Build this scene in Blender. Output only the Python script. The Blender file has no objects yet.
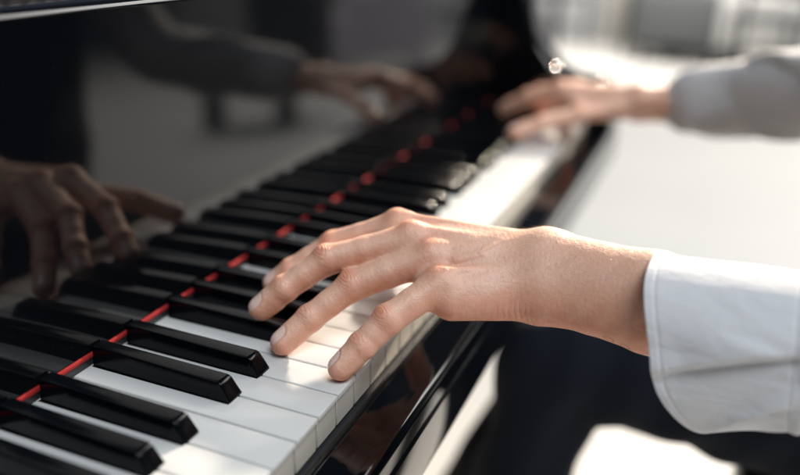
import bpy, bmesh, math, random
import numpy as np
from mathutils import Vector, Matrix
random.seed(7); np.random.seed(7)
S = 0.001                      # everything below is written in millimetres
SC = bpy.context.scene
C = SC.collection

# ------------------------------------------------------------------ camera
cam_d = bpy.data.cameras.new('camera'); cam = bpy.data.objects.new('camera', cam_d); C.objects.link(cam)
O = Vector((-285.6, -318.5, 245.1)) * S
yaw, pit, rol = .386, -.379, .025
f = Vector((math.cos(yaw)*math.cos(pit), math.sin(yaw)*math.cos(pit), math.sin(pit)))
r = f.cross(Vector((0, 0, 1))).normalized(); u = r.cross(f)
r2 = math.cos(rol)*r + math.sin(rol)*u; u2 = -math.sin(rol)*r + math.cos(rol)*u
cam.matrix_world = Matrix(((r2.x, u2.x, -f.x, O.x), (r2.y, u2.y, -f.y, O.y), (r2.z, u2.z, -f.z, O.z), (0, 0, 0, 1)))
cam_d.sensor_width = 36; cam_d.lens = 34.77
cam_d.clip_start = .01; cam_d.clip_end = 100
cam_d.dof.use_dof = True; cam_d.dof.focus_distance = .450; cam_d.dof.aperture_fstop = 2.15
SC.camera = cam

# ------------------------------------------------------------------ light
w = bpy.data.worlds.new('World'); SC.world = w; w.use_nodes = True
bg = w.node_tree.nodes['Background']; bg.inputs[0].default_value = (.62, .76, 1, 1); bg.inputs[1].default_value = .055
def lamp(name, loc, target, sx, sy, power, col, spread=180):
    l = bpy.data.lights.new(name, 'AREA'); l.shape = 'RECTANGLE'; l.size = sx; l.size_y = sy
    l.energy = power; l.color = col; l.spread = math.radians(spread)
    o = bpy.data.objects.new(name, l); C.objects.link(o); o.location = loc
    o.rotation_euler = (Vector(target)-Vector(loc)).to_track_quat('-Z', 'Y').to_euler()
    return o
lamp('low_sun_light', (4.3, -.8, 1.95), (0.35, -.25, 0), .2, .2, 21, (1, .86, .70), 36)
lamp('tall_window_light', (-1.1, -1.5, 3.3), (.2, -.2, 0), 1.8, 1.5, 118, (.87, .945, 1))
lamp('room_light', (3.9, -3.6, 3.4), (3.1, -2.2, -.7), 4.5, 3.5, 450, (1, .97, .93))
lamp('curtain_fill_light', (5.9, .3, 1.2), (7.5, .2, -.3), 1.6, 1.6, 85, (1, .96, .9))  # added fill lamp aimed at the far curtains and wall to brighten them
SC.view_settings.view_transform = 'Standard'; SC.view_settings.look = 'None'
SC.view_settings.exposure = 0; SC.view_settings.gamma = 1
SC.render.engine = 'CYCLES'

# ------------------------------------------------------------------ materials
def mat(name, col, rough=.5, **k):
    m = bpy.data.materials.new(name); m.use_nodes = True
    b = m.node_tree.nodes['Principled BSDF']
    b.inputs['Base Color'].default_value = (*col, 1); b.inputs['Roughness'].default_value = rough
    for kk, v in k.items():
        b.inputs[kk.replace('_', ' ')].default_value = v
    return m
def N(m, t, **k):
    n = m.node_tree.nodes.new(t)
    for a, v in k.items(): setattr(n, a, v)
    return n
def L(m, a, b): m.node_tree.links.new(a, b)
def noise(m, scale, detail=4, rough=.5, dist=0, stretch=None, space='Object'):
    tc = N(m, 'ShaderNodeTexCoord'); n = N(m, 'ShaderNodeTexNoise')
    n.inputs['Scale'].default_value = scale; n.inputs['Detail'].default_value = detail
    n.inputs['Roughness'].default_value = rough; n.inputs['Distortion'].default_value = dist
    if stretch:
        mp = N(m, 'ShaderNodeMapping'); mp.inputs['Scale'].default_value = stretch
        L(m, tc.outputs[space], mp.inputs[0]); L(m, mp.outputs[0], n.inputs['Vector'])
    else: L(m, tc.outputs[space], n.inputs['Vector'])
    return n
def math_(m, op, a, b=None, c=None, clamp=False):
    n = N(m, 'ShaderNodeMath', operation=op); n.use_clamp = clamp
    for i, v in enumerate((a, b, c)):
        if v is None: continue
        if isinstance(v, (int, float)): n.inputs[i].default_value = v
        else: L(m, v, n.inputs[i])
    return n.outputs[0]
def bump(m, h, strength, dist, prev=None):
    b = N(m, 'ShaderNodeBump'); b.inputs['Strength'].default_value = strength; b.inputs['Distance'].default_value = dist
    L(m, h, b.inputs['Height'])
    if prev is not None: L(m, prev, b.inputs['Normal'])
    return b.outputs[0]
def pr(m): return m.node_tree.nodes['Principled BSDF']
def mixc(m, fac, a, b, mode='MIX'):
    n = N(m, 'ShaderNodeMix', data_type='RGBA', blend_type=mode)
    if isinstance(fac, (int, float)): n.inputs[0].default_value = fac
    else: L(m, fac, n.inputs[0])
    for i, v in ((6, a), (7, b)):
        if isinstance(v, tuple): n.inputs[i].default_value = (*v, 1)
        else: L(m, v, n.inputs[i])
    return n.outputs[2]

M = {}
m = M['lacquer'] = mat('black_lacquer', (.0016, .0021, .0030), .035, Specular_IOR_Level=.42)
n = noise(m, 700, 2, .5); rr = N(m, 'ShaderNodeMapRange'); rr.inputs[3].default_value = .03; rr.inputs[4].default_value = .075
n2 = noise(m, 14, 5, .6); L(m, n2.outputs[0], rr.inputs[0]); L(m, rr.outputs[0], pr(m).inputs['Roughness'])
# fine dust and swirl marks
sp = math_(m, 'GREATER_THAN', n.outputs[0], .76); L(m, mixc(m, math_(m, 'MULTIPLY', sp, .25), (.0016, .0021, .0030), (.25, .22, .2)), pr(m).inputs['Base Color'])
m = M['ebony'] = mat('black_key_plastic', (.0012, .0018, .0028), .22, Specular_IOR_Level=.18)
rr = N(m, 'ShaderNodeMapRange'); rr.inputs[3].default_value = .13; rr.inputs[4].default_value = .17
n2 = noise(m, 35, 5, .65); L(m, n2.outputs[0], rr.inputs[0]); L(m, rr.outputs[0], pr(m).inputs['Roughness'])
m = M['ivory'] = mat('white_key_plastic', (.80, .80, .79), .16, Coat_Weight=.3, Coat_Roughness=.08)
n = noise(m, 30, 4, .6); L(m, mixc(m, n.outputs[0], (.60, .60, .595), (.64, .635, .615)), pr(m).inputs['Base Color'])
rr = N(m, 'ShaderNodeMapRange'); rr.inputs[3].default_value = .12; rr.inputs[4].default_value = .3
L(m, n.outputs[0], rr.inputs[0]); L(m, rr.outputs[0], pr(m).inputs['Roughness'])
m = M['keywood'] = mat('key_front', (.60, .56, .49), .35)
m = M['felt'] = mat('red_felt', (.42, .008, .008), .95, Sheen_Weight=0)
n = noise(m, 1500, 3, .7); L(m, bump(m, n.outputs[0], .6, .0006), pr(m).inputs['Normal'])
L(m, mixc(m, n.outputs[0], (.19, .0025, .003), (.33, .006, .007)), pr(m).inputs['Base Color'])
m = M['brass'] = mat('polished_metal', (.7, .7, .72), .25, Metallic=1)
m = M['plate'] = mat('dark_iron_plate', (.02, .018, .016), .5, Metallic=.6)
m = M['leather'] = mat('bench_leather', (.008, .008, .009), .3)
n = noise(m, 160, 6, .7); L(m, bump(m, n.outputs[0], .4, .001), pr(m).inputs['Normal'])
m = M['navy'] = mat('navy_cloth', (.0021, .0042, .0098), .85, Specular_IOR_Level=.25)
n = noise(m, 900, 2, .5, stretch=(1, 1, .3)); n2 = noise(m, 9, 4, .5)
L(m, bump(m, n.outputs[0], .4, .0006, bump(m, n2.outputs[0], .5, .012)), pr(m).inputs['Normal'])
m = M['floor'] = mat('pale_floor', (.88, .85, .82), .5)
n = noise(m, 1.3, 5, .55); L(m, mixc(m, n.outputs[0], (.67, .66, .63), (.84, .81, .765)), pr(m).inputs['Base Color'])
m = M['wall'] = mat('pale_wall', (.62, .62, .63), .8)
n = noise(m, .8, 3); L(m, mixc(m, n.outputs[0], (.30, .30, .31), (.50, .50, .51)), pr(m).inputs['Base Color'])
M['curtain'] = mat('white_curtain', (.85, .83, .79), .9)
M['greycurtain'] = mat('grey_curtain', (.6, .61, .62), .9)
M['grey'] = mat('grey_upholstery', (.075, .08, .082), .9)
M['pale'] = mat('pale_upholstery', (.42, .42, .41), .9)
M['dark'] = mat('dark_wood', (.025, .025, .028), .4)
M['green'] = mat('plant_leaf', (.05, .09, .07), .5)
M['lilac'] = mat('lilac_upholstery', (.50, .46, .52), .9)
M['hair'] = mat('brown_hair', (.03, .018, .01), .5)
M['bodyhair'] = mat('pale_arm_hair', (.62, .45, .27), .35)

# shirt: fine weave
m = M['shirt'] = mat('white_shirt_cloth', (.68, .69, .73), .85, Sheen_Weight=.15)
pr(m).inputs['Subsurface Weight'].default_value = .12; pr(m).inputs['Subsurface Scale'].default_value = .004
n = noise(m, 2600, 2, .6); n2 = noise(m, 95, 5, .6); n3 = noise(m, 28, 4, .55, .4, stretch=(1, .6, 1.6))
h1 = bump(m, n3.outputs[0], .55, .006); h2 = bump(m, n2.outputs[0], .35, .0015, h1); L(m, bump(m, n.outputs[0], .5, .0004, h2), pr(m).inputs['Normal'])
L(m, mixc(m, n.outputs[0], (.64, .63, .645), (.71, .70, .71)), pr(m).inputs['Base Color'])

# skin
m = M['skin'] = mat('skin', (.66, .36, .24), .48)
P_ = pr(m); P_.inputs['Specular IOR Level'].default_value = .75; P_.inputs['Subsurface Weight'].default_value = .4; P_.inputs['Subsurface Radius'].default_value = (1, .30, .14); P_.inputs['Subsurface Scale'].default_value = .005
at = {}
for a in ('nail', 'blush_shade', 'cra', 'crm', 'wrk'):
    at[a] = N(m, 'ShaderNodeAttribute', attribute_name=a).outputs['Fac']
nl = noise(m, 60, 5, .6); nf = noise(m, 420, 4, .6); np_ = noise(m, 1500, 3, .7); nw = noise(m, 180, 3, .5)
base = mixc(m, nl.outputs[0], (.77, .43, .30), (.86, .57, .435))
base = mixc(m, math_(m, 'MULTIPLY', nf.outputs[0], .35), base, (.62, .30, .20))
nb = noise(m, 140, 4, .6)
base = mixc(m, math_(m, 'MULTIPLY', math_(m, 'MULTIPLY', at['blush_shade'], math_(m, 'ADD', nb.outputs[0], .3)), .95), base, (.66, .22, .11))  # skin redness plus the warm shade painted on the little-finger side
nm = N(m, 'ShaderNodeMapRange', interpolation_type='SMOOTHSTEP'); nm.inputs[1].default_value = .0; nm.inputs[2].default_value = .22
L(m, at['nail'], nm.inputs[0])
nailf = nm.outputs[0]
base = mixc(m, nailf, base, (.80, .56, .49))
# bits of a fine tattoo line on the forearm's underside
tc = N(m, 'ShaderNodeTexCoord')
def ring(cx, cy, cz, rad, wd):
    v = N(m, 'ShaderNodeVectorMath', operation='DISTANCE'); L(m, tc.outputs['Object'], v.inputs[0]); v.inputs[1].default_value = (cx*S, cy*S, cz*S)
    d = math_(m, 'ABSOLUTE', math_(m, 'SUBTRACT', v.outputs['Value'], rad*S))
    return math_(m, 'LESS_THAN', d, wd*S)
TATTOO = [(116, -284, 34, 3.2, .38), (115, -293.5, 31.5, 2.6, .35)]
tt = None
for q in TATTOO:
    x = ring(*q); tt = x if tt is None else math_(m, 'MAXIMUM', tt, x)
base = mixc(m, math_(m, 'MULTIPLY', tt, .55), base, (.05, .03, .03))
L(m, base, P_.inputs['Base Color'])
L(m, math_(m, 'SUBTRACT', math_(m, 'ADD', .40, math_(m, 'MULTIPLY', nf.outputs[0], .2)), math_(m, 'MULTIPLY', nailf, .22)), P_.inputs['Roughness'])
wob = math_(m, 'MULTIPLY', nw.outputs[0], 4.0)
cs = math_(m, 'SINE', math_(m, 'ADD', math_(m, 'MULTIPLY', at['cra'], 2.3), wob))
cs = math_(m, 'MULTIPLY', math_(m, 'POWER', math_(m, 'ABSOLUTE', cs), .5), at['crm'])
cw = math_(m, 'MULTIPLY', math_(m, 'ABSOLUTE', math_(m, 'SINE', math_(m, 'ADD', math_(m, 'MULTIPLY', at['cra'], 1.0), wob))), at['wrk'])
nn = math_(m, 'SUBTRACT', 1, nailf)
vor = N(m, 'ShaderNodeTexVoronoi'); vor.inputs['Scale'].default_value = 1100; L(m, tc.outputs['Object'], vor.inputs['Vector'])
b0 = bump(m, math_(m, 'MULTIPLY', nf.outputs[0], nn), .6, .0009)
b1 = bump(m, math_(m, 'MULTIPLY', math_(m, 'ADD', vor.outputs['Distance'], np_.outputs[0]), nn), .25, .00018, b0)
b2 = bump(m, cs, .6, .0008, b1)
b3 = bump(m, cw, .45, .0008, b2)
L(m, b3, P_.inputs['Normal'])

# ------------------------------------------------------------------ mesh helpers
def link(name, me, mt, parent=None, smooth=True):
    o = bpy.data.objects.new(name, me); C.objects.link(o)
    if mt is not None: me.materials.append(M[mt] if isinstance(mt, str) else mt)
    if smooth:
        me.polygons.foreach_set('use_smooth', [True]*len(me.polygons))
    if parent: o.parent = parent
    return o
def from_np(name, V, F, mt, parent=None, smooth=True, scale=S):
    me = bpy.data.meshes.new(name)
    V = np.asarray(V, dtype=np.float32)*scale
    if isinstance(F, np.ndarray):
        me.vertices.add(len(V)); me.vertices.foreach_set('co', V.ravel())
        k = F.shape[1]
        me.loops.add(F.size); me.loops.foreach_set('vertex_index', F.ravel().astype(np.int32))
        me.polygons.add(len(F)); me.polygons.foreach_set('loop_start', np.arange(0, F.size, k, dtype=np.int32))
        me.polygons.foreach_set('loop_total', np.full(len(F), k, dtype=np.int32))
        me.update(calc_edges=True); me.validate()
    else:
        me.from_pydata([tuple(map(float, v)) for v in V], [], F)
    return link(name, me, mt, parent, smooth)
def bm_obj(name, bm, mt, parent=None, smooth=False):
    for v in bm.verts: v.co *= S
    bmesh.ops.recalc_face_normals(bm, faces=bm.faces)
    me = bpy.data.meshes.new(name); bm.to_mesh(me); bm.free()
    return link(name, me, mt, parent, smooth)
def box(bm, x0, x1, y0, y1, z0, z1, bev=0, seg=2):
    g = bmesh.ops.create_cube(bm, size=1)
    for v in g['verts']:
        v.co = Vector(((x0+x1)/2+v.co.x*(x1-x0), (y0+y1)/2+v.co.y*(y1-y0), (z0+z1)/2+v.co.z*(z1-z0)))
    if bev:
        es = list({e for v in g['verts'] for e in v.link_edges})
        bmesh.ops.bevel(bm, geom=es, offset=bev, segments=seg, affect='EDGES', profile=.5)
    return g
def prism_yz(bm, prof, x0, x1):
    """profile in (y,z) extruded along x"""
    a = [bm.verts.new((x0, y, z)) for y, z in prof]; b = [bm.verts.new((x1, y, z)) for y, z in prof]
    n = len(prof)
    bm.faces.new(a); bm.faces.new(b[::-1])
    for i in range(n): bm.faces.new((a[i], b[i], b[(i+1) % n], a[(i+1) % n]))
def smooth_by_angle(o, deg=35):
    me = o.data; me.polygons.foreach_set('use_smooth', [True]*len(me.polygons))
    bm = bmesh.new(); bm.from_mesh(me)
    for e in bm.edges:
        if len(e.link_faces) == 2 and e.calc_face_angle(0) > math.radians(deg): e.smooth = False
    bm.to_mesh(me); bm.free()
def empty(name, loc=(0, 0, 0)):
    o = bpy.data.objects.new(name, None); C.objects.link(o); o.location = Vector(loc)*S; return o
def tag(o, label=None, cat=None, group=None, kind=None):
    if label: o['label'] = label
    if cat: o['category'] = cat
    if group: o['group'] = group
    if kind: o['kind'] = kind
    return o

# ------------------------------------------------------------------ signed distance modelling
class Field:
    def __init__(s, lo, hi, h):
        s.lo = np.array(lo, float); s.h = h
        s.n = np.ceil((np.array(hi)-s.lo)/h).astype(int)+1
        s.ax = [(s.lo[i]+h*np.arange(s.n[i])).astype(np.float32) for i in range(3)]
        s.d = np.full(s.n, 60, np.float32)
    def sub(s, lo, hi):
        sl = []
        for i in range(3):
            a = int(np.clip(np.floor((lo[i]-s.lo[i])/s.h), 0, s.n[i])); b = int(np.clip(np.ceil((hi[i]-s.lo[i])/s.h)+1, 0, s.n[i]))
            sl.append(slice(a, b))
        return tuple(sl)
def capsule(X, Y, Z, a, b, ra, rb):
    a = np.array(a, float); ab = np.array(b, float)-a; L2 = ab@ab
    px, py, pz = X-a[0], Y-a[1], Z-a[2]
    t = np.clip((px*ab[0]+py*ab[1]+pz*ab[2])/L2, 0, 1)
    d = np.sqrt((px-t*ab[0])**2+(py-t*ab[1])**2+(pz-t*ab[2])**2)
    return d-(ra+(rb-ra)*t)
def smin(a, b, k):
    if k <= 0: return np.minimum(a, b)
    h = np.maximum(k-np.abs(a-b), 0)/k
    return np.minimum(a, b)-h*h*h*k/6
def add_group(F, prims, k_in, k_out, pad=16):
    """prims: (a,b,ra,rb) or ('sub',a,b,ra,rb)"""
    pts = np.array([p for q in prims for p in q[:2]], float); rm = max(max(q[2:4]) for q in prims)
    sl = F.sub(pts.min(0)-rm-pad, pts.max(0)+rm+pad)
    if min(s.stop-s.start for s in sl) <= 0: return
    X = F.ax[0][sl[0]][:, None, None]; Y = F.ax[1][sl[1]][None, :, None]; Z = F.ax[2][sl[2]][None, None, :]
    g = None
    for q in prims:
        k = q[4] if len(q) > 4 else k_in
        c = capsule(X, Y, Z, *q[:4]).astype(np.float32)
        g = c if g is None else smin(g, c, k)
    F.d[sl] = smin(F.d[sl], g, k_out)
def nets(F):
    d = F.d; nx, ny, nz = d.shape; ins = d < 0
    c = np.zeros((nx-1, ny-1, nz-1), np.int8)
    for i in (0, 1):
        for j in (0, 1):
            for k in (0, 1): c += ins[i:nx-1+i, j:ny-1+j, k:nz-1+k]
    act = (c > 0) & (c < 8); I = np.argwhere(act)
    idx = np.full(act.shape, -1, np.int32); idx[act] = np.arange(len(I))
    acc = np.zeros((len(I), 3)); cnt = np.zeros(len(I))
    cor = [(i, j, k) for i in (0, 1) for j in (0, 1) for k in (0, 1)]
    val = {q: d[I[:, 0]+q[0], I[:, 1]+q[1], I[:, 2]+q[2]] for q in cor}
    for q in cor:
        for axi in range(3):
            if q[axi] == 0:
                q2 = list(q); q2[axi] = 1; q2 = tuple(q2)
                a, b = val[q], val[q2]; mk = (a < 0) != (b < 0)
                t = np.where(mk, a/np.where(mk, a-b, 1), 0)
                p = np.tile(np.array(q, float), (len(I), 1)); p[:, axi] += t
                acc[mk] += p[mk]; cnt[mk] += 1
    V = F.lo+(I+acc/cnt[:, None])*F.h
    Q = []
    for axi in range(3):
        s0 = [slice(None)]*3; s1 = [slice(None)]*3; s0[axi] = slice(0, -1); s1[axi] = slice(1, None)
        A = ins[tuple(s0)]; B = ins[tuple(s1)]
        E_ = np.argwhere(A != B); fl = A[E_[:, 0], E_[:, 1], E_[:, 2]]
        o1, o2 = (axi+1) % 3, (axi+2) % 3
        ok = (E_[:, o1] > 0) & (E_[:, o2] > 0) & (E_[:, o1] < d.shape[o1]-1) & (E_[:, o2] < d.shape[o2]-1)
        E_, fl = E_[ok], fl[ok]
        def gi(a, b):
            T = E_.copy(); T[:, o1] -= a; T[:, o2] -= b
            return idx[T[:, 0], T[:, 1], T[:, 2]]
        q = np.stack([gi(1, 1), gi(0, 1), gi(0, 0), gi(1, 0)], 1)
        q[~fl] = q[~fl][:, ::-1]
        Q.append(q)
    Q = np.concatenate(Q); Q = Q[(Q >= 0).all(1)]
    return V, Q
def relax(V, Q, it=2, lam=.5):
    e = np.concatenate([Q[:, [0, 1]], Q[:, [1, 2]], Q[:, [2, 3]], Q[:, [3, 0]]]); e = np.concatenate([e, e[:, ::-1]])
    n = len(V); cnt = np.bincount(e[:, 0], minlength=n)[:, None]
    for k in range(it):
        for l in (lam, -lam*.96):
            s = np.stack([np.bincount(e[:, 0], V[e[:, 1], i], n) for i in range(3)], 1)/np.maximum(cnt, 1)
            V = V+l*(s-V)
    return V
def normals(V, Q):
    a = np.cross(V[Q[:, 2]]-V[Q[:, 0]], V[Q[:, 3]]-V[Q[:, 1]]); n = np.zeros_like(V)
    for i in range(4):
        for k in range(3): n[:, k] += np.bincount(Q[:, i], a[:, k], len(V))
    return n/np.maximum(np.linalg.norm(n, axis=1, keepdims=True), 1e-9)
def unit(v): v = np.array(v, float); return v/np.linalg.norm(v)

# ------------------------------------------------------------------ SETTING
bm = bmesh.new(); box(bm, -3000, 16000, -9000, 6000, -740, -720); tag(bm_obj('floor', bm, 'floor'), kind='structure')
bm = bmesh.new(); box(bm, 7600, 7750, -6000, 4000, -720, 800); tag(bm_obj('wall', bm, 'wall'), kind='structure')
def armchair(x, y, w_, rz, ms, label, group=None, h=760):
    t = empty('armchair', (x, y, -720)); t.rotation_euler = (0, 0, math.radians(rz))
    tag(t, label, 'armchair', group)
    def pb(nme, *b, mt=ms, bev=30):
        bm = bmesh.new(); box(bm, *b, bev, 3); return bm_obj(nme, bm, mt, t, True)
    pb('seat', -w_/2+95, w_/2-95, -330, 250, 230, 430, bev=45); pb('backrest', -w_/2+60, w_/2-60, 230, 380, 200, h, bev=50)
    pb('armrest', -w_/2, -w_/2+110, -330, 340, 160, 560, bev=35); pb('armrest', w_/2-110, w_/2, -330, 340, 160, 560, bev=35)
    for sx in (-1, 1):
        for sy in (-1, 1): pb('leg', sx*(w_/2-60)-18, sx*(w_/2-60)+18, sy*270-18, sy*270+18, 0, 170, mt='dark', bev=4)
    return t
armchair(6500, 60, 330, 0, 'grey', 'grey upholstered armchair blurred far behind the right wrist')
armchair(6450, -600, 430, -10, 'pale', 'pale upholstered armchair blurred behind the right sleeve')
armchair(6500, -1020, 420, 10, 'grey', 'dark grey armchair at the blurred far corner, beyond the right sleeve')
armchair(5400, -2250, 700, 60, 'lilac', 'lilac grey armchair seen only as a reflection in the fallboard')
def curtain(y0, y1, mt, label, ph):
    bm = bmesh.new(); n_ = 160; a = []
    for i in range(n_+1):
        y = y0+(y1-y0)*i/n_; x = 7480+38*math.sin(i*.55+ph)+14*math.sin(i*1.37+ph*2)
        a.append((bm.verts.new((x, y, -700)), bm.verts.new((x+6*math.sin(i*.3), y, 1900))))
    for p_, q_ in zip(a, a[1:]): bm.faces.new((p_[0], q_[0], q_[1], p_[1]))
    o = bm_obj('curtain', bm, mt, None, True); md = o.modifiers.new('thickness', 'SOLIDIFY'); md.thickness = .006
    tag(o, label, 'curtain')
curtain(440, 800, 'curtain', 'cream white curtain hanging as the brightest band behind the right hand', 0)
curtain(-40, 400, 'greycurtain', 'cool grey curtain hanging right of the cream one', 2)
def side_table(x, y):
    t = empty('side_table', (x, y, -720)); tag(t, 'small dark side table standing between the blurred armchairs', 'table')
    bm = bmesh.new(); bmesh.ops.create_cone(bm, segments=32, radius1=190, radius2=190, depth=22, cap_ends=True, matrix=Matrix.Translation((0, 0, 470))); bm_obj('tabletop', bm, 'dark', t)
    for k in range(3):
        a = k*2.094; bm = bmesh.new(); bmesh.ops.create_cone(bm, segments=10, radius1=12, radius2=16, depth=460, cap_ends=True, matrix=Matrix.Translation((130*math.cos(a), 130*math.sin(a), 230))); bm_obj('leg', bm, 'dark', t)
side_table(6650, -340)
def dining_chair(x, y, rz, label):
    t = empty('dining_chair', (x, y, -720)); t.rotation_euler = (0, 0, math.radians(rz)); tag(t, label, 'chair', 'dark chairs by the far wall')
    bm = bmesh.new(); box(bm, -220, 220, -220, 220, 430, 470, 12, 2); bm_obj('seat', bm, 'dark', t, True)
    bm = bmesh.new(); box(bm, -210, 210, 190, 222, 620, 860, 12, 2); bm_obj('backrest', bm, 'dark', t, True)
    for sx in (-1, 1):
        for sy in (-1, 1):
            bm = bmesh.new(); box(bm, sx*195-17, sx*195+17, sy*200-17, sy*200+17, 0, 429 if sy < 0 else 860, 3, 1); bm_obj('leg', bm, 'dark', t)
dining_chair(7000, 260, 75, 'dark chair before the grey curtain, left of the blurred armchairs')
dining_chair(5900, -560, 100, 'dark chair between the grey armchair and the pale one')
dining_chair(7100, 1180, 60, 'dark chair half hidden behind the piano arm, left of the cream curtain')
dining_chair(6400, -1950, 20, 'dark chair reflected in the fallboard beside the lilac armchair')
dining_chair(7000, -2900, 200, 'dark chair reflected in the fallboard beside the tall cabinet')
t = empty('shelf_rack', (7100, -130, -720)); tag(t, 'dark open shelf rack standing behind the grey armchair', 'shelf')
for z in (30, 330, 640): 
    bm = bmesh.new(); box(bm, -150, 150, -300, 300, z, z+28, 3, 1); bm_obj('shelf', bm, 'dark', t)
for sx in (-1, 1):
    for sy in (-1, 1):
        bm = bmesh.new(); box(bm, sx*168-17, sx*168+17, sy*318-17, sy*318+17, 0, 900, 3, 1); bm_obj('post', bm, 'dark', t)
def stool(x, y):
    t = empty('stool', (x, y, -720)); tag(t, 'dark stool whose legs show reflected under the sleeve in the fallboard', 'stool')
    bm = bmesh.new(); box(bm, -275, 275, -190, 190, 400, 480, 18, 3); bm_obj('seat', bm, 'leather', t, True)
    t.rotation_euler = (0, 0, math.radians(57))
    for sx in (-1, 1):
        bm = bmesh.new(); box(bm, sx*205-66, sx*205+66, -40, 40, 0, 399, 8, 2); bm_obj('leg', bm, 'dark', t)
stool(3450, -2190)
t = empty('cabinet', (5500, -3120, -720)); tag(t, 'tall dark cabinet reflected above the sleeve in the fallboard', 'cabinet')
bm = bmesh.new(); box(bm, -300, 300, -230, 230, 60, 1500, 8, 2); bm_obj('carcass', bm, 'dark', t)
for sx in (-1, 1):
    bm = bmesh.new(); box(bm, sx*148-144, sx*148+144, 231, 249, 75, 1485, 4, 2); d_ = bm_obj('door', bm, 'dark', t)
    bm = bmesh.new(); box(bm, sx*20-6, sx*20+6, 251, 272, 700, 860, 3, 2); bm_obj('handle', bm, 'brass', d_)
for sx in (-1, 1):
    for sy in (-1, 1):
        bm = bmesh.new(); box(bm, sx*270-20, sx*270+20, sy*200-20, sy*200+20, 0, 59, 3, 1); bm_obj('leg', bm, 'dark', t)

# ------------------------------------------------------------------ PIANO
PN = empty('grand_piano', (300, 0, -720))
tag(PN, 'black lacquered grand piano with glossy fallboard and red felt strip behind its keys', 'piano')
def P(o):                       # parent keeping the world place
    o.parent = PN; o.matrix_parent_inverse = Matrix.Translation(-Vector(PN.location)); return o
K = 23.5
cen = {'C': None, 'C#': .88, 'D#': 2.12, 'F#': 3.83, 'G#': 5.0, 'A#': 6.17}
XR0, XR1 = -16, 36              # white key range
def key_mesh(li):
    # li index in octave 0..6 -> outline with notches
    blk = [cen[k]*K for k in ('C#', 'D#', 'F#', 'G#', 'A#')]
    x0, x1 = li*K+.55, (li+1)*K-.55; ll, rl = x0, x1
    for b in blk:
        if b-6.9 < x0+1 and b+6.9 > x0: ll = b+6.9
        elif b+6.9 > x1-1 and b-6.9 < x1: rl = b-6.9
        elif b-6.9 > x0 and b+6.9 < x1: pass
    # blacks that cross a boundary
    for b in blk:
        if b-6.9 < x0 < b+6.9: ll = b+6.9
        if b-6.9 < x1 < b+6.9: rl = b-6.9
    out = [(x0, -148), (x1, -148), (x1, -97)]
    if rl < x1: out.append((rl, -97))
    out += [(rl, 6), (ll, 6)]
    if ll > x0: out.append((ll, -97))
    out.append((x0, -97))
    pts = []
    for q in out:
        if not pts or pts[-1] != q: pts.append(q)
    if pts[-1] == pts[0]: pts.pop()
    bm = bmesh.new(); cx = li*K
    top = [bm.verts.new((x-cx, y, 0)) for x, y in pts]; bot = [bm.verts.new((x-cx, y, -3)) for x, y in pts]
    ft = bm.faces.new(top); bm.faces.new(bot[::-1])
    n = len(pts)
    for i in range(n): bm.faces.new((top[i], bot[i], bot[(i+1) % n], top[(i+1) % n]))
    bmesh.ops.recalc_face_normals(bm, faces=bm.faces)
    te = [e for e in bm.edges if all(abs(v.co.z) < 1e-6 for v in e.verts)]
    bmesh.ops.bevel(bm, geom=te, offset=.7, segments=3, affect='EDGES', profile=.5)
    for fc in bm.faces: fc.material_index = 0
    g = box(bm, .75, K-.75, -146.6, -90, -21.5, -2.9, .3, 1)
    for v in g['verts']:
        pass
    for fc in bm.faces:
        if fc.calc_center_median().z < -3.05: fc.material_index = 1
    return bm
wk = []
for li in range(7):
    bm = key_mesh(li)
    o = bm_obj('white_key', bm, 'ivory'); o.data.materials.append(M['keywood']); smooth_by_angle(o, 40); wk.append(o.data); bpy.data.objects.remove(o)
rnd = random.Random(3)
PRESS = {}
for i in range(XR0, XR1):
    li = i % 7
    o = bpy.data.objects.new('white_key', wk[li]); C.objects.link(o)
    o.location = Vector((i*K, 0, rnd.uniform(-.12, .12)))*S
    o.rotation_euler = (math.radians(PRESS.get(i, 0)), 0, 0)
    P(o)
def black_mesh():
    bm = bmesh.new()
    def sec(y, z0, z1, wb, wt): return [bm.verts.new((-wb, y, z0)), bm.verts.new((wb, y, z0)), bm.verts.new((wt, y, z1)), bm.verts.new((-wt, y, z1))]
    secs = [sec(-98, -3, 1.0, 6.3, 6.1), sec(-91.5, -3, 11.3, 6.3, 5.2), sec(-1, -3, 12.3, 6.1, 4.7)]
    for a, b in zip(secs, secs[1:]):
        for i in range(4): bm.faces.new((a[i], a[(i+1) % 4], b[(i+1) % 4], b[i]))
    bm.faces.new(secs[0][::-1]); bm.faces.new(secs[-1])
    bmesh.ops.recalc_face_normals(bm, faces=bm.faces)
    es = [e for e in bm.edges if max(v.co.z for v in e.verts) > .5 and min(v.co.y for v in e.verts) < 5 and e.calc_face_angle(0) > .15]
    fe = [e for e in es if all(abs(v.co.y+91.5) < .1 for v in e.verts)]
    bmesh.ops.bevel(bm, geom=fe, offset=2.2, segments=6, affect='EDGES', profile=.5)
    es = [e for e in bm.edges if max(v.co.z for v in e.verts) > .5 and e.calc_face_angle(0) > .5]
    bmesh.ops.bevel(bm, geom=es, offset=.9, segments=4, affect='EDGES', profile=.5)
    return bm
o = bm_obj('black_key', black_mesh(), 'ebony'); smooth_by_angle(o, 50); bkm = o.data; bpy.data.objects.remove(o)
for oc in range(-3, 6):
    for k in ('C#', 'D#', 'F#', 'G#', 'A#'):
        x = cen[k]+7*oc
        if XR0+.5 < x < XR1-.5:
            o = bpy.data.objects.new('black_key', bkm); C.objects.link(o)
            o.location = Vector((x*K, rnd.uniform(-.3, .3), rnd.uniform(-.15, .15)))*S; P(o)
XL, XE = XR0*K-3, XR1*K+3
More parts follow.
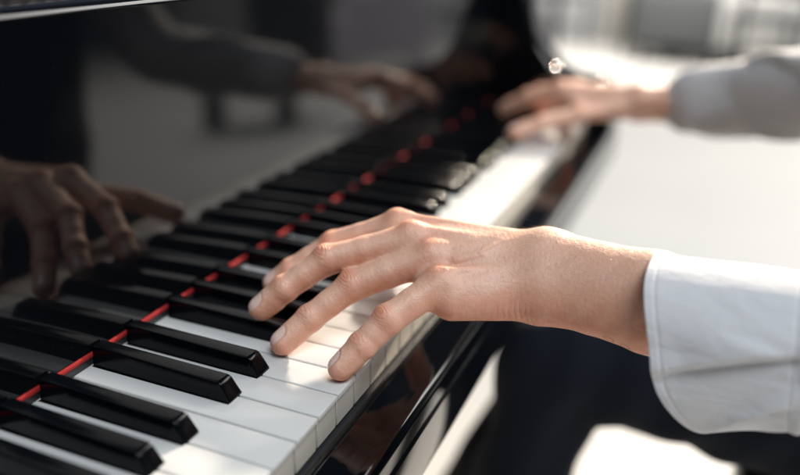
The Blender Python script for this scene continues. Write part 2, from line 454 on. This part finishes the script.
bm = bmesh.new(); box(bm, XL, XE, -1.6, 3, 5.0, 8.1, .8, 2); P(bm_obj('felt_strip', bm, 'felt', smooth=True))
bm = bmesh.new(); box(bm, XL, XE, -.6, 2.6, .35, 4.9); P(bm_obj('felt_shadow_strip', bm, 'dark'))  # added dark strip standing in for the shadow gap under the felt
# fallboard: glossy upright panel with a rounded top rim
prof = [(0, 8.4), (0, 200)]
for i in range(1, 9):
    a = math.pi*i/16; prof.append((5-5*math.cos(a), 200+5*math.sin(a)))
prof += [(26, 204), (28, 202), (28, 8.4)]
bm = bmesh.new(); prism_yz(bm, prof, XL, XE); o = P(bm_obj('fallboard', bm, 'lacquer')); smooth_by_angle(o, 30)
# key slip with rounded front edge, key bed below
prof = [(-150.5, -95)]
prof += [(-150.5, -22), (-151.5, -20.5), (-153, -20)]
for i in range(0, 7):
    a = math.pi/14*i/6; prof.append((-154-20*math.sin(a)/math.sin(math.pi/14), -20-2.6*(i/6)**1.5))
for i in range(1, 11):
    a = math.pi*(.09+.41*i/10); prof.append((-177.6+1.8-7*math.sin(a), -29.4+7*math.cos(a)))
prof += [(-183, -40), (-184.5, -42), (-184.5, -76)]
for i in range(1, 7):
    a = math.pi/2*i/6; prof.append((-181.5-3*math.cos(a), -76-3*math.sin(a)))
prof += [(-150.5, -79)]
prof = prof[1:]
bm = bmesh.new(); prism_yz(bm, prof, XL-60, XE+90); o = P(bm_obj('key_slip', bm, 'lacquer')); smooth_by_angle(o, 30)
bm = bmesh.new(); box(bm, XL-60, XE+90, -150.2, 30, -100, -24); P(bm_obj('key_bed', bm, 'dark'))
# cheek blocks with curved arms at both ends
def arm(x0, x1):
    pr_ = [(-183, -19.8), (-183, 20), (-176, 36), (-163, 47), (-148, 52), (-120, 56), (-98, 63), (-78, 78), (-64, 100), (-54, 130), (-44, 160), (-30, 184), (-10, 199), (40, 205), (400, 205), (400, -95), (30.5, -95), (30.5, -19.8)]
    # refine by a Catmull spline on the curved part
    cp = pr_[1:15]; out = [pr_[0]]
    for i in range(len(cp)-1):
        p0 = cp[max(i-1, 0)]; p1 = cp[i]; p2 = cp[i+1]; p3 = cp[min(i+2, len(cp)-1)]
        for s in range(4):
            t = s/4
            out.append(tuple(.5*((2*p1[j])+(-p0[j]+p2[j])*t+(2*p0[j]-5*p1[j]+4*p2[j]-p3[j])*t*t+(-p0[j]+3*p1[j]-3*p2[j]+p3[j])*t**3) for j in (0, 1)))
    out += pr_[14:]
    bm = bmesh.new(); prism_yz(bm, out, x0, x1)
    bmesh.ops.recalc_face_normals(bm, faces=bm.faces)
    es = [e for e in bm.edges if e.calc_face_angle(0) > 1.2 and abs(e.verts[0].co.x-e.verts[1].co.x) < 1]
    bmesh.ops.bevel(bm, geom=es, offset=9, segments=5, affect='EDGES', profile=.5)
    return bm
o = P(bm_obj('piano_arm', arm(XE+1, XE+78), 'lacquer')); smooth_by_angle(o, 30)
o = P(bm_obj('piano_arm', arm(XL-78, XL-1), 'lacquer')); smooth_by_angle(o, 30)
# case behind the fallboard: grand outline, with dark iron plate and tuning pins inside
def outline(off):
    pts = [(XL-77+off, 401), (XL-77+off, 1500)]
    W = (XE+77)-(XL-77)
    for i in range(0, 13):
        a = math.pi-math.pi*i/12*.9
        pts.append((XL-77+W*.24+(W*.24-off)*math.cos(a), 1500+(W*.24-off)*math.sin(a)))
    pts += [(XE-300-off, 1250), (XE-60-off, 950), (XE+50-off, 750), (XE+77-off, 600), (XE+77-off, 401)]
    return pts
bm = bmesh.new(); oo, ii = outline(0), outline(40)
vo = [[bm.verts.new((x, y, z)) for x, y in q] for q, z in ((oo, -120), (oo, 205), (ii, 205), (ii, -120))]
for a, b in zip(vo, vo[1:]+vo[:1]):
    for i in range(len(oo)-1): bm.faces.new((a[i], a[i+1], b[i+1], b[i]))
P(bm_obj('piano_rim', bm, 'lacquer'))
bm = bmesh.new(); q = outline(44); q[0] = (q[0][0], 30); q[-1] = (q[-1][0], 30)
a = [bm.verts.new((x, y, 135)) for x, y in q]; b = [bm.verts.new((x, y, 128)) for x, y in q]
bm.faces.new(a); bm.faces.new(b[::-1])
for i in range(len(q)): bm.faces.new((a[i], b[i], b[(i+1) % len(q)], a[(i+1) % len(q)]))
P(bm_obj('iron_plate', bm, 'plate'))
bm = bmesh.new(); box(bm, XL+20, XE-20, 405, 418, 135.2, 146, 1.5, 2); P(bm_obj('string_felt', bm, 'felt'))
bm = bmesh.new()
bmesh.ops.create_cone(bm, segments=10, radius1=3.4, radius2=3.2, depth=24, cap_ends=True, matrix=Matrix.Translation((0, 0, 12)))
box(bm, -2.4, 2.4, -2.4, 2.4, 23, 32, .4, 1)
o = bm_obj('tuning_pin', bm, 'brass'); pin = o.data; bpy.data.objects.remove(o)
for i in range(32):
    for j in range(3):
        o = bpy.data.objects.new('tuning_pin', pin); C.objects.link(o)
        o.location = Vector((120+i*22+j*7, 292+j*27, 135))*S; P(o)
# three legs
def piano_leg(x, y):
    bm = bmesh.new(); rows = [(-720, 26), (-690, 30), (-660, 34), (-400, 44), (-200, 56), (-150, 62), (-120.3, 62)]
    rr_ = [[bm.verts.new((x+sx*w_, y+sy*w_, z)) for sx, sy in ((-1, -1), (1, -1), (1, 1), (-1, 1))] for z, w_ in rows]
    for a, b in zip(rr_, rr_[1:]):
        for i in range(4): bm.faces.new((a[i], a[(i+1) % 4], b[(i+1) % 4], b[i]))
    bm.faces.new(rr_[0][::-1]); bm.faces.new(rr_[-1]); P(bm_obj('leg', bm, 'lacquer'))
piano_leg(XL-10, 250); piano_leg(XE+10, 250); piano_leg(50, 1600)

# ------------------------------------------------------------------ PERSON
LH = dict(
    pinky=[(61.8, -141.8, 8.4), (72.8, -151, 19.5), (84.8, -161.7, 33), (110, -184, 50)],
    ring=[(73, -97, 8.7), (87, -108.5, 21), (106, -128, 39), (127, -172, 58)],
    middle=[(86.5, -73.5, 21), (95, -86, 33), (113, -107, 50), (135, -155, 64)],
    index=[(122, -62, 21), (127, -73, 30), (140, -97.5, 48), (150, -140, 65)],
    thumb=[(226, -104, 14), (213, -133, 28), (190, -172, 39), (162, -214, 46)])
RAD = dict(pinky=(7.4, 8.3, 9.2, 10.3), ring=(7.8, 8.6, 9.6, 11.0), middle=(7.8, 8.6, 9.6, 11.0), index=(7.8, 8.6, 9.6, 10.8), thumb=(9, 10, 11, 14))
ARM = dict(wu=(134, -244, 46), wr=(152, -240, 61), cu=(129, -306, 47), cr=(133, -303, 61))
def hand(F, T, detail=True):
    t = lambda p: tuple(T(np.array(p, float)))
    A = {k: t(v) for k, v in ARM.items()}; J = {k: [t(p) for p in v] for k, v in LH.items()}
    up = np.array((0, 0, 1.)); mid = lambda a, b, s=.5: tuple(np.array(a)*(1-s)+np.array(b)*s)
    off = lambda p, q: tuple(np.array(p)+(T(np.array(q, float))-T(np.zeros(3))))
    # wrist and forearm
    ex = {k: tuple(np.array(A['c'+k])+(np.array(A['c'+k])-np.array(A['w'+k]))*1.3) for k in ('u', 'r')}
    add_group(F, [(A['wu'], A['cu'], 17.5, 21), (A['wr'], A['cr'], 16.5, 20), (A['wu'], A['wr'], 17, 16),
                  (mid(A['wu'], A['wr']), mid(A['cu'], A['cr']), 19, 24), (A['cu'], ex['u'], 21, 27), (A['cr'], ex['r'], 20, 27)], 12, 0)
    # carpus and palm
    pm = []
    for nme, s, ra, rc in (('pinky', .08, 9.6, 15.5), ('ring', .35, 11, 16.5), ('middle', .62, 11.3, 16.5), ('index', .92, 11.3, 16)):
        pm.append((off(J[nme][3], (0, 0, -2.5)), off(mid(A['wu'], A['wr'], s), (0, 9, 0)), ra, rc))
    pm.append((off(J['pinky'][3], (0, -8, -9)), off(A['wu'], (2, 8, -5)), 12.5, 14.5))
    pm.append((off(J['middle'][3], (4, -16, -14)), off(A['wu'], (10, 12, -2)), 13, 15))
    pm.append((J['thumb'][3], off(A['wr'], (2, 4, -4)), 15, 15))
    add_group(F, pm, 9, 14)
    # webs
    wb = []
    for a, b in (('pinky', 'ring'), ('ring', 'middle'), ('middle', 'index')):
        wb.append((off(mid(J[a][3], J[a][2], .16), (0, 0, -4)), off(mid(J[b][3], J[b][2], .10), (0, 0, -4)), 7.2, 7.2))
    add_group(F, wb, 4, 9)
    add_group(F, [(off(J['thumb'][3], (4, 14, -2)), off(J['index'][3], (4, -12, -12)), 9, 9), (off(J['thumb'][2], (-6, -4, 0)), off(J['index'][3], (6, -18, -12)), 7, 9)], 8, 12)
    for nme, js in J.items():
        R_ = RAD[nme]; a = np.array(js[0]); b = np.array(js[1]); c = np.array(js[2]); d = np.array(js[3])
        ax = unit(a-b); bend = unit(np.array((0, 0, 1.))-ax*ax[2])
        pr_ = [(tuple(a), tuple(b), R_[0], R_[1]), (tuple(b), tuple(b+(c-b)*.45), R_[1], R_[1]*.97), (tuple(b+(c-b)*.45), tuple(c), R_[1]*.97, R_[2]),
               (tuple(c), tuple(c+(d-c)*.45), R_[2], R_[2]*.97), (tuple(c+(d-c)*.45), tuple(d), R_[2]*.97, R_[3])]
        # pad of the fingertip (fuller below), knuckle pads on top
        pr_.append((tuple(a-bend*1.2+ax*-.5), tuple(mid(a, b, .5)-bend*1.6), R_[0]*.93, R_[1]*.86))
        kn = unit(np.array((0, 0, 1.))-unit(c-d)*unit(c-d)[2])
        sd = np.cross(unit(c-d), kn)
        pr_.append((tuple(c+kn*.9-sd*1.4), tuple(c+kn*.9+sd*1.4), R_[2]*.88, R_[2]*.88))
        kb = unit(np.array((0, 0, 1.))-unit(b-c)*unit(b-c)[2]); sb = np.cross(unit(b-c), kb)
        pr_.append((tuple(b+kb*.5-sb*1.3), tuple(b+kb*.5+sb*1.3), R_[1]*.9, R_[1]*.9))
        add_group(F, pr_, 3.0, 6.5 if nme != 'thumb' else 10)
    # knuckle heads, tendons, veins
    for nme, s, hgt in (('pinky', .05, 1.2), ('ring', .3, 2.2), ('middle', .6, 3.2), ('index', .9, 3.0)):
        k = np.array(off(J[nme][3], (0, 0, hgt+.6)))
        add_group(F, [(tuple(k), tuple(off(k, (0, -5, -.5))), 9.0, 8.2)], 2, 5)
        e = np.array(off(mid(A['wu'], A['wr'], s), (0, 8, 13)))
        k1 = np.array(off(J[nme][3], (0, -4, 8.6)))
        e2 = k1+(e-k1)*.8
        add_group(F, [(tuple(k1), tuple(e2), 2.6, 1.6)], 2, 4.5)
    if detail:
        o_ = lambda p: t(p)
        # veins across the back of the hand, ulnar head at the wrist
        for ch in ([(121, -190, 65.2), (128, -204, 69.5), (139, -214, 74), (147, -230, 76.5)], [(133, -180, 70.0), (136, -196, 72.5), (144, -206, 75)], [(112, -198, 58), (118, -212, 60), (123, -228, 58), (126, -250, 57)]):
            add_group(F, [(tuple(np.array(o_(p))-(0, 0, 3.3)), tuple(np.array(o_(q))-(0, 0, 3.3)), 1.4, 1.4) for p, q in zip(ch, ch[1:])], 1.5, 4.5)
    return J, A
def skin_attrs(V, Nn, J, A):
    """nail, blush, crease coordinates for the vertices near each finger"""
    n = len(V); nail = np.zeros(n); blush_shade = np.zeros(n); cra = np.zeros(n); crm = np.zeros(n); wrk = np.zeros(n)
    disp = np.zeros(n)
    for nme, js in J.items():
        a, b, c, d = [np.array(q) for q in js]; R_ = RAD[nme]
        for (p, q, sc, jc) in ((b, (a-b), 1.0, .75), (c, (b-c), 1.0, 1.0)):
            ax = unit(q); up = unit(np.array((0, 0, 1.))-ax*ax[2]); rel = V-p
            ua = rel@ax; dist = np.linalg.norm(rel-ua[:, None]*ax, axis=1); dor = np.clip(Nn@up*1.2-.1, 0, 1)
            near = dist < 14
            lat = rel@np.cross(ax, up); uu = np.sqrt(ua**2+(lat*.45)**2+4)-2
            mk = np.where(near, np.exp(-(uu/(4.2 if jc > .9 else 3.0))**2)*dor, 0)
            cra = np.where(mk > crm, uu, cra); crm = np.maximum(crm, mk*jc*(.6 if nme == 'pinky' else 1))
            blush_shade = np.maximum(blush_shade, np.where(near, np.exp(-(ua/6.0)**2)*dor*(.85 if jc > .9 else .5), 0))
        ax = unit(a-b)
        # flexion sides of fingers glow a bit redder
        ax = unit(a-b); up = unit(np.array((0, 0, 1.))-ax*ax[2]); sd = np.cross(ax, up)
        rl = math.radians({'pinky': 24, 'ring': 4, 'middle': -12, 'index': -14, 'thumb': 0}[nme]); sg = 1 if sd[0] > 0 else -1
        up, sd = up*math.cos(rl)+sd*sg*math.sin(rl), sd*math.cos(rl)-up*sg*math.sin(rl)
        rel = V-a; ua = rel@ax; uv = rel@sd; un = rel@up
        blush_shade = np.maximum(blush_shade, np.where((np.linalg.norm(rel, axis=1) < 14), np.clip(.55*np.exp(-((ua-5)/6)**2), 0, 1), 0))
        wd = R_[0]*.70; ln = R_[0]*.86
        qn = (np.abs(uv)/wd)**2.6+(np.abs(ua+.8)/ln)**2.6
        ok = (un > R_[0]*.18) & (np.linalg.norm(rel, axis=1) < 16)
        nail = np.maximum(nail, np.where(ok, np.clip(1-qn, 0, 1), 0))
        rim = np.exp(-((qn-1.25)/.35)**2)*ok; ins = ok*(qn < 1)
        disp += -.32*np.exp(-((qn-1.0)/.22)**2)*ok + .18*rim*(ua < 4) + ins*(.10-.012*uv**2)
    for nme in ('pinky', 'ring', 'middle', 'index'):
        k = np.array(J[nme][3]); dd = np.linalg.norm(V-k-np.array((0, 2, 8)), axis=1)
        blush_shade = np.maximum(blush_shade, .75*np.exp(-(dd/9.5)**2))
        ax = unit(np.array(J[nme][3])-np.array(J[nme][2]))
        mk = .16*np.exp(-(dd/8)**2); cra = np.where(mk > crm, (V-k)@ax, cra); crm = np.maximum(crm, mk)
    # wrist folds on the little-finger side
    wu = np.array(A['wu']); ax = unit(np.array(A['wu'])-np.array(A['cu'])); ua = (V-wu)@ax
    lowm = np.clip((wu[2]+6-V[:, 2])/16, 0, 1)
    wm = np.exp(-((ua-14)/9)**2)*lowm*(np.linalg.norm(V-wu, axis=1) < 45)
    wrk = wm; cra = np.where(wm > crm, ua, cra)
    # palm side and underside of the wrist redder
    blush_shade = np.maximum(blush_shade, .55*np.clip(-Nn[:, 2]+.1, 0, 1)*(np.linalg.norm(V-wu, axis=1) < 90))
    # warm shade tone painted on the little-finger side of hand and forearm, by normal
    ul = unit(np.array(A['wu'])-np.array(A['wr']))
    blush_shade = np.maximum(blush_shade, .95*np.clip((Nn@ul)*1.3-.25, 0, 1))
    return nail, blush_shade, cra, crm, wrk, disp
parts = []
def build_hand(lo, hi, h, T, detail):
    F = Field(lo, hi, h); J, A = hand(F, T, detail); V, Q = nets(F); V = relax(V, Q, 3 if detail else 1); Nn = normals(V, Q)
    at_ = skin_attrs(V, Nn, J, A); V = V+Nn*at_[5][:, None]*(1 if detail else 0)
    # soft uneven flesh
    s = np.sin(V[:, 0]*.21+V[:, 1]*.13)*np.sin(V[:, 1]*.27+V[:, 2]*.31+1)*.22
    V = V+Nn*s[:, None]
    return V, Q, np.stack(at_[:5], 1), J, A
H = .8
Vl, Ql, Al, JL, AL = build_hand((40, -352, -6), (248, -44, 96), H, lambda p: p, True)
TR = lambda p: np.array((p[0]*-1+866+(p[1]+150)*-.10, p[1]+10, p[2]*.86+3))
Vr, Qr, Ar, JR, AR = build_hand((590, -360, -6), (850, -30, 100), 1.6, TR, False)
Qr = Qr
# rest of the body (under the clothes) with neck and head
SHL, SHR = (270, -610, 330), (645, -610, 330)
ELL, ELR = (104, -505, 60), (634, -452, 108)
HIPL, HIPR = (400, -640, -150), (545, -640, -192)
KNL, KNR = (390, -214, -140), (575, -222, -176)
ANL, ANR = (378, -150, -640), (620, -20, -650)
F = Field((0, -860, -760), (900, 160, 760), 9)
m_ = lambda a, b, s=.5: tuple(np.array(a)*(1-s)+np.array(b)*s)
fl_ = m_(AL['cu'], AL['cr']); fr_ = m_(AR['cu'], AR['cr'])
fl_ = tuple(np.array(fl_)+np.array((-2, -14, 0))); fr_ = tuple(np.array(fr_)+np.array((-6, -18, 4)))
add_group(F, [(fl_, ELL, 18, 34), (ELL, SHL, 34, 46)], 10, 10, 40)
add_group(F, [(fr_, ELR, 18, 34), (ELR, SHR, 34, 46)], 10, 10, 40)
CX = 445
add_group(F, [((CX-80, -630, -120), (CX-95, -610, 310), 75, 72), ((CX+80, -630, -120), (CX+95, -610, 310), 75, 72), ((CX, -620, -160), (CX, -600, 320), 90, 95)], 60, 30, 60)
add_group(F, [(HIPL, KNL, 66, 42), (HIPR, KNR, 66, 42), (HIPL, HIPR, 85, 85)], 20, 40, 60)
add_group(F, [(KNL, ANL, 45, 30), (ANL, tuple(np.array(ANL)+np.array((0, 120, -45))), 28, 20)], 10, 15, 40)
add_group(F, [(KNR, ANR, 45, 30), (ANR, tuple(np.array(ANR)+np.array((0, 120, -45))), 28, 20)], 10, 15, 40)
add_group(F, [((CX, -600, 380), (CX, -575, 500), 52, 48)], 10, 40, 60)
add_group(F, [((CX, -570, 600), (CX, -545, 545), 82, 60), ((CX, -600, 610), (CX, -590, 600), 88, 80), ((CX, -488, 575), (CX, -478, 560), 8, 10), ((CX-75, -575, 575), (CX-82, -580, 590), 9, 14), ((CX+75, -575, 575), (CX+82, -580, 590), 9, 14), ((CX-22, -486, 535), (CX+22, -486, 535), 9, 9)], 22, 20, 60)
Vb, Qb = nets(F)
V = np.concatenate([Vl, Vr, Vb]); Q = np.concatenate([Ql, Qr[:, ::1]+len(Vl), Qb+len(Vl)+len(Vr)])
AT = np.concatenate([Al, Ar, np.zeros((len(Vb), 5))])
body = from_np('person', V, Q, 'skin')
for i, nme in enumerate(('nail', 'blush_shade', 'cra', 'crm', 'wrk')):
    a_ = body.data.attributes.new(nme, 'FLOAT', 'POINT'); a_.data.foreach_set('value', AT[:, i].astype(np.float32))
tag(body, 'pianist in a white shirt and dark trousers with both hands spread on the keys', 'person')

# fine hairs on the forearm
rs = np.random.RandomState(4); Nl = normals(Vl, Ql)
sel = np.where((Vl[:, 1] < -215) & (Vl[:, 1] > -302) & (Nl[:, 2] > .2))[0]
sel = rs.choice(sel, 800, replace=False); hv, hf = [], []
for i in sel:
    p = Vl[i]; nrm = Nl[i]; dr = unit(nrm*.45+np.array((rs.normal(0, .3)-.5, .8, rs.normal(0, .2)))); ln = rs.uniform(3, 7); wv = .035
    sd = unit(np.cross(dr, nrm)); b0_ = len(hv)
    for s in range(4):
        t_ = s/3; c = p-nrm*.1+dr*ln*t_-nrm*(ln*.35*t_*t_); w_ = wv*(1-t_*.85); n2_ = unit(np.cross(sd, dr))
        hv += [c+sd*w_, c-sd*w_*.5+n2_*w_*.87, c-sd*w_*.5-n2_*w_*.87]
    for s in range(3):
        for k in range(3): a0 = b0_+s*3+k; a1 = b0_+s*3+(k+1) % 3; hf.append((a0, a1, a1+3, a0+3))
hr = from_np('arm_hair', hv, hf, 'bodyhair', body); tag(hr, kind='stuff')

# --- cloth tubes
def spline(pts, n):
    pts = np.array(pts, float); m_n = len(pts)-1; out = []
    for i in range(n):
        t_ = i/(n-1)*m_n; k = min(int(t_), m_n-1); s = t_-k
        p0 = pts[max(k-1, 0)]; p1 = pts[k]; p2 = pts[k+1]; p3 = pts[min(k+2, m_n)]
        out.append(.5*(2*p1+(-p0+p2)*s+(2*p0-5*p1+4*p2-p3)*s*s+(-p0+3*p1-3*p2+p3)*s**3))
    return np.array(out)
def tube(name, ctrl, nθ, ns, dispf, mt, parent, thick=.9, start=None, e=.92):
    """ctrl rows: x,y,z,rx,rz ; dispf(theta, s_mm) -> radial displacement ; start(theta)-> shift of the first ring along the axis"""
    q = spline(ctrl, ns); c = q[:, :3]; d = np.gradient(c, axis=0); d /= np.linalg.norm(d, axis=1, keepdims=True)
    X0 = np.array((1., 0, 0)); X_ = X0-(d@X0)[:, None]*d; X_ /= np.linalg.norm(X_, axis=1, keepdims=True)
    Z_ = np.cross(X_, d); Z_ *= np.sign(Z_[:, 2:3]+1e-9)
    sl = np.concatenate([[0], np.cumsum(np.linalg.norm(np.diff(c, axis=0), axis=1))])
    th = np.linspace(0, 2*np.pi, nθ, endpoint=False); TH, SL = np.meshgrid(th, sl)
    D = dispf(TH, SL)
    ct, st = np.cos(TH), np.sin(TH)
    cx = np.sign(ct)*np.abs(ct)**e; sz = np.sign(st)*np.abs(st)**e
    rx = q[:, 3:4]+D; rz = q[:, 4:5]+D
    Pn = c[:, None, :]+X_[:, None, :]*(cx*rx)[..., None]+Z_[:, None, :]*(sz*rz)[..., None]
    if start is not None:
        L_ = sl[-1]; sh = start(TH)*np.clip(1-SL/min(L_, 75), 0, 1)
        Pn = Pn+d[:, None, :]*sh[..., None]
    V = Pn.reshape(-1, 3); i, j = np.meshgrid(np.arange(ns-1), np.arange(nθ), indexing='ij'); jn = (j+1) % nθ
    Q = np.stack([i*nθ+j, i*nθ+jn, (i+1)*nθ+jn, (i+1)*nθ+j], -1).reshape(-1, 4)
    o = from_np(name, V, Q, mt, parent)
    md = o.modifiers.new('thickness', 'SOLIDIFY'); md.thickness = thick*S; md.offset = 0
    return o
def wr(a): return (a+np.pi) % (2*np.pi)-np.pi
def fold(TH, SL, t0, t1, s0, s1, amp, wt, sharp=.3):
    """ridge running from (t0,s0) to (t1,s1), soft above and steep below"""
    f_ = np.clip((SL-s0)/(s1-s0), 0, 1); tc_ = t0+(t1-t0)*f_; e = np.sin(np.pi*np.clip((SL-s0)/(s1-s0), 0.0, 1))**.5
    x_ = wr(TH-tc_)
    up = np.where(x_ < 0, np.exp(-(x_/wt)**2), np.exp(-(x_/(wt*sharp))**2)-.22*np.exp(-((x_-wt*sharp*1.6)/(wt*sharp*1.5))**2))
    return amp*e*up
def wav(TH, SL, k, seed):
    r_ = np.random.RandomState(seed); o_ = 0
    for i in range(k):
        a, b, p, q = r_.uniform(1, 5), r_.uniform(.01, .07), r_.uniform(0, 6.3), r_.uniform(.2, 1)
        o_ = o_+q*np.sin(np.round(a)*TH+b*SL+p)
    return o_/k
def dl(TH, SL):
    d = 1.9*wav(TH, SL, 7, 3)+.6*wav(TH*1, SL*2.2, 9, 14)
    d += fold(TH, SL, np.pi-.02, np.pi-.44, -4, 88, 6.5, .34, .15)
    d += fold(TH, SL, np.pi+.95, np.pi-.1, 2, 92, 2.6, .14, .3)+fold(TH, SL, np.pi+.55, np.pi+.1, 30, 90, 1.3, .08, .4)-fold(TH, SL, np.pi-.5, np.pi-.2, 35, 88, 1.0, .12, .5)+fold(TH, SL, np.pi+1.35, np.pi+.45, 18, 96, 1.6, .16, .5)
    d -= .45*np.exp(-((SL-5)/.8)**2)+.35*np.exp(-((SL-66)/.8)**2)
    d -= 3.0*np.exp(-((wr(TH-np.pi+.22))/.22)**2-((SL-14)/16)**2)
    d += 1.6*np.exp(-((SL-72)/3.2)**2)*np.clip(.4+.6*np.sin(TH*5+1), 0, 1)
    return d
shirt_body_ctrl = None
LC = [(117, -309, 37.5, 39, 47.5), (117, -332, 42, 38.5, 44.2), (117, -356, 46.5, 37.5, 41), (116, -383, 49, 36.5, 39.5)]
st_l = lambda TH: 31*np.clip(-np.sin(TH), 0, 1)**1.5 - 1.5*np.cos(TH*3)
# shirt torso
def net_obj(name, groups, h, lo, hi, mt, parent, wob=0, it=4):
    F = Field(lo, hi, h)
    for prs, ki, ko in groups: add_group(F, prs, ki, ko, 60)
    V, Q = nets(F); V = relax(V, Q, it); Nn = normals(V, Q)
    if wob is not None and not isinstance(wob, int): V = V+Nn*wob(V)[:, None]
    return from_np(name, V, Q, mt, parent)
def tor(e, z0=-120, z1=310): return [((CX-80, -630, z0), (CX-95, -610, z1), 75+e, 72+e), ((CX+80, -630, z0), (CX+95, -610, z1), 75+e, 72+e), ((CX, -620, z0-40), (CX, -600, z1+10), 90+e, 95+e)]
shirt = net_obj('shirt', [(tor(9), 60, 0), ([((CX, -600, 380), (CX, -580, 455), 66, 62)], 10, 30)], 8, (200, -800, -320), (700, -440, 540), 'shirt', body)
sl_l = tube('sleeve', [(116, -376, 47, 35, 39.5), (114, -400, 54, 41, 40), (110, -450, 52, 50, 56), (108, -512, 74, 58, 62), (165, -550, 180, 62, 60), (262, -606, 320, 74, 70), (330, -612, 350, 80, 78)], 180, 220,
            lambda TH, SL: 3.2*wav(TH, SL, 9, 5)+fold(TH, SL, np.pi+.5, np.pi+1.6, 4, 90, 5, .3, .35)+fold(TH, SL, np.pi-.3, np.pi-1.2, 10, 120, 5, .35, .4), 'shirt', shirt)
cf_l = tube('cuff', LC, 420, 150, dl, 'shirt', shirt, 1.5, st_l, .86); tag(cf_l, 'wide turned-back cuff with a sharp fold, on the left wrist')
# stitched rim of the cuff
RC = [(tuple(np.array(fr_)+np.array((0, 14, -2)))+(33, 40)), (733, -300, 56, 34, 44), (724, -332, 63, 36, 45), (712, -358, 70, 37, 46)]
cf_r = tube('cuff', RC, 200, 60, lambda TH, SL: 1.2*wav(TH, SL, 7, 8)+fold(TH, SL, np.pi+.3, np.pi, 0, 90, 3, .3, .4), 'shirt', shirt, 1.5, lambda TH: 14*np.clip(-np.sin(TH), 0, 1)**1.6)
sl_r = tube('sleeve', [(714, -352, 68, 35, 43), (692, -378, 79, 39, 47), (664, -415, 92, 42, 47), (634, -450, 109, 43, 45), (634, -496, 165, 46, 48), (640, -600, 315, 68, 68), (560, -612, 350, 80, 78)], 140, 180,
            lambda TH, SL: 3*wav(TH, SL, 9, 11)+fold(TH, SL, np.pi+.5, np.pi+1.6, 4, 90, 6, .3, .35)+fold(TH, SL, np.pi/2, np.pi-.6, 10, 120, 7, .35, .4), 'shirt', shirt)
# waistcoat, trousers, shoes
net_obj('waistcoat', [(tor(16, -125, 250), 60, 0)], 8, (200, -800, -330), (700, -440, 420), 'navy', body, lambda V: 2.5*np.sin(V[:, 2]*.05)*np.sin(V[:, 0]*.03))
def tw(V):
    a = 4.5*np.sin(V[:, 1]*.045+V[:, 2]*.06+1.2*np.sin(V[:, 0]*.05))*np.sin(V[:, 0]*.035+.5)
    return a+2.2*np.sin(V[:, 1]*.11-V[:, 0]*.07+V[:, 2]*.04)
ml = lambda a, b, s: tuple(np.array(a)*(1-s)+np.array(b)*s)
net_obj('trousers', [([(HIPL, KNL, 70, 52), (KNL, ml(KNL, ANL, .93), 53, 49)], 22, 0), ([(HIPR, KNR, 70, 52), (KNR, ml(KNR, ANR, .93), 50, 42)], 22, 8), ([(HIPL, HIPR, 96, 96), ((CX-50, -640, -160), (CX+90, -640, -160), 92, 92)], 30, 40)], 6.5, (260, -780, -680), (720, 120, -40), 'navy', body, tw)
bm = bmesh.new()
for A_ in (ANL, ANR):
    pass
for A_ in (ANL, ANR):
    x, y = A_[0], A_[1]
    net_obj('shoe', [([((x, y-20, -690), (x, y+160, -700), 36, 26), ((x, y-10, -660), (x, y+40, -680), 38, 34)], 20, 0)], 5, (x-80, y-90, -735), (x+80, y+230, -600), 'leather', body)
# head hair
net_obj('hair', [([((CX, -612, 632), (CX, -600, 640), 92, 84), ((CX, -640, 590), (CX, -640, 560), 74, 60)], 20, 0)], 6, (CX-140, -760, 460), (CX+140, -480, 760), 'hair', body)

# ------------------------------------------------------------------ BENCH
bn = empty('piano_bench', (455, -610, -720)); tag(bn, 'black padded piano bench under the pianist', 'bench')
def bb(nme, b, mt, bev, par=bn):
    bm = bmesh.new(); box(bm, b[0]-455, b[1]-455, b[2]+610, b[3]+610, b[4]+720, b[5]+720, bev, 4); return bm_obj(nme, bm, mt, par, True)
bb('cushion', (330, 740, -800, -400, -315, -262), 'leather', 18)
bb('apron', (345, 725, -785, -415, -390, -316), 'lacquer', 4)
for sx in (352, 672):
    for sy in (-778, -467): bb('leg', (sx, sx+46, sy, sy+46, -720, -391), 'lacquer', 4)
kb = bmesh.new(); bmesh.ops.create_cone(kb, segments=24, radius1=24, radius2=20, depth=40, cap_ends=True, matrix=Matrix.Translation((-130, 75, 375)) @ Matrix.Rotation(math.pi/2, 4, 'Y'))
bm_obj('adjusting_knob', kb, 'brass', bn, True)
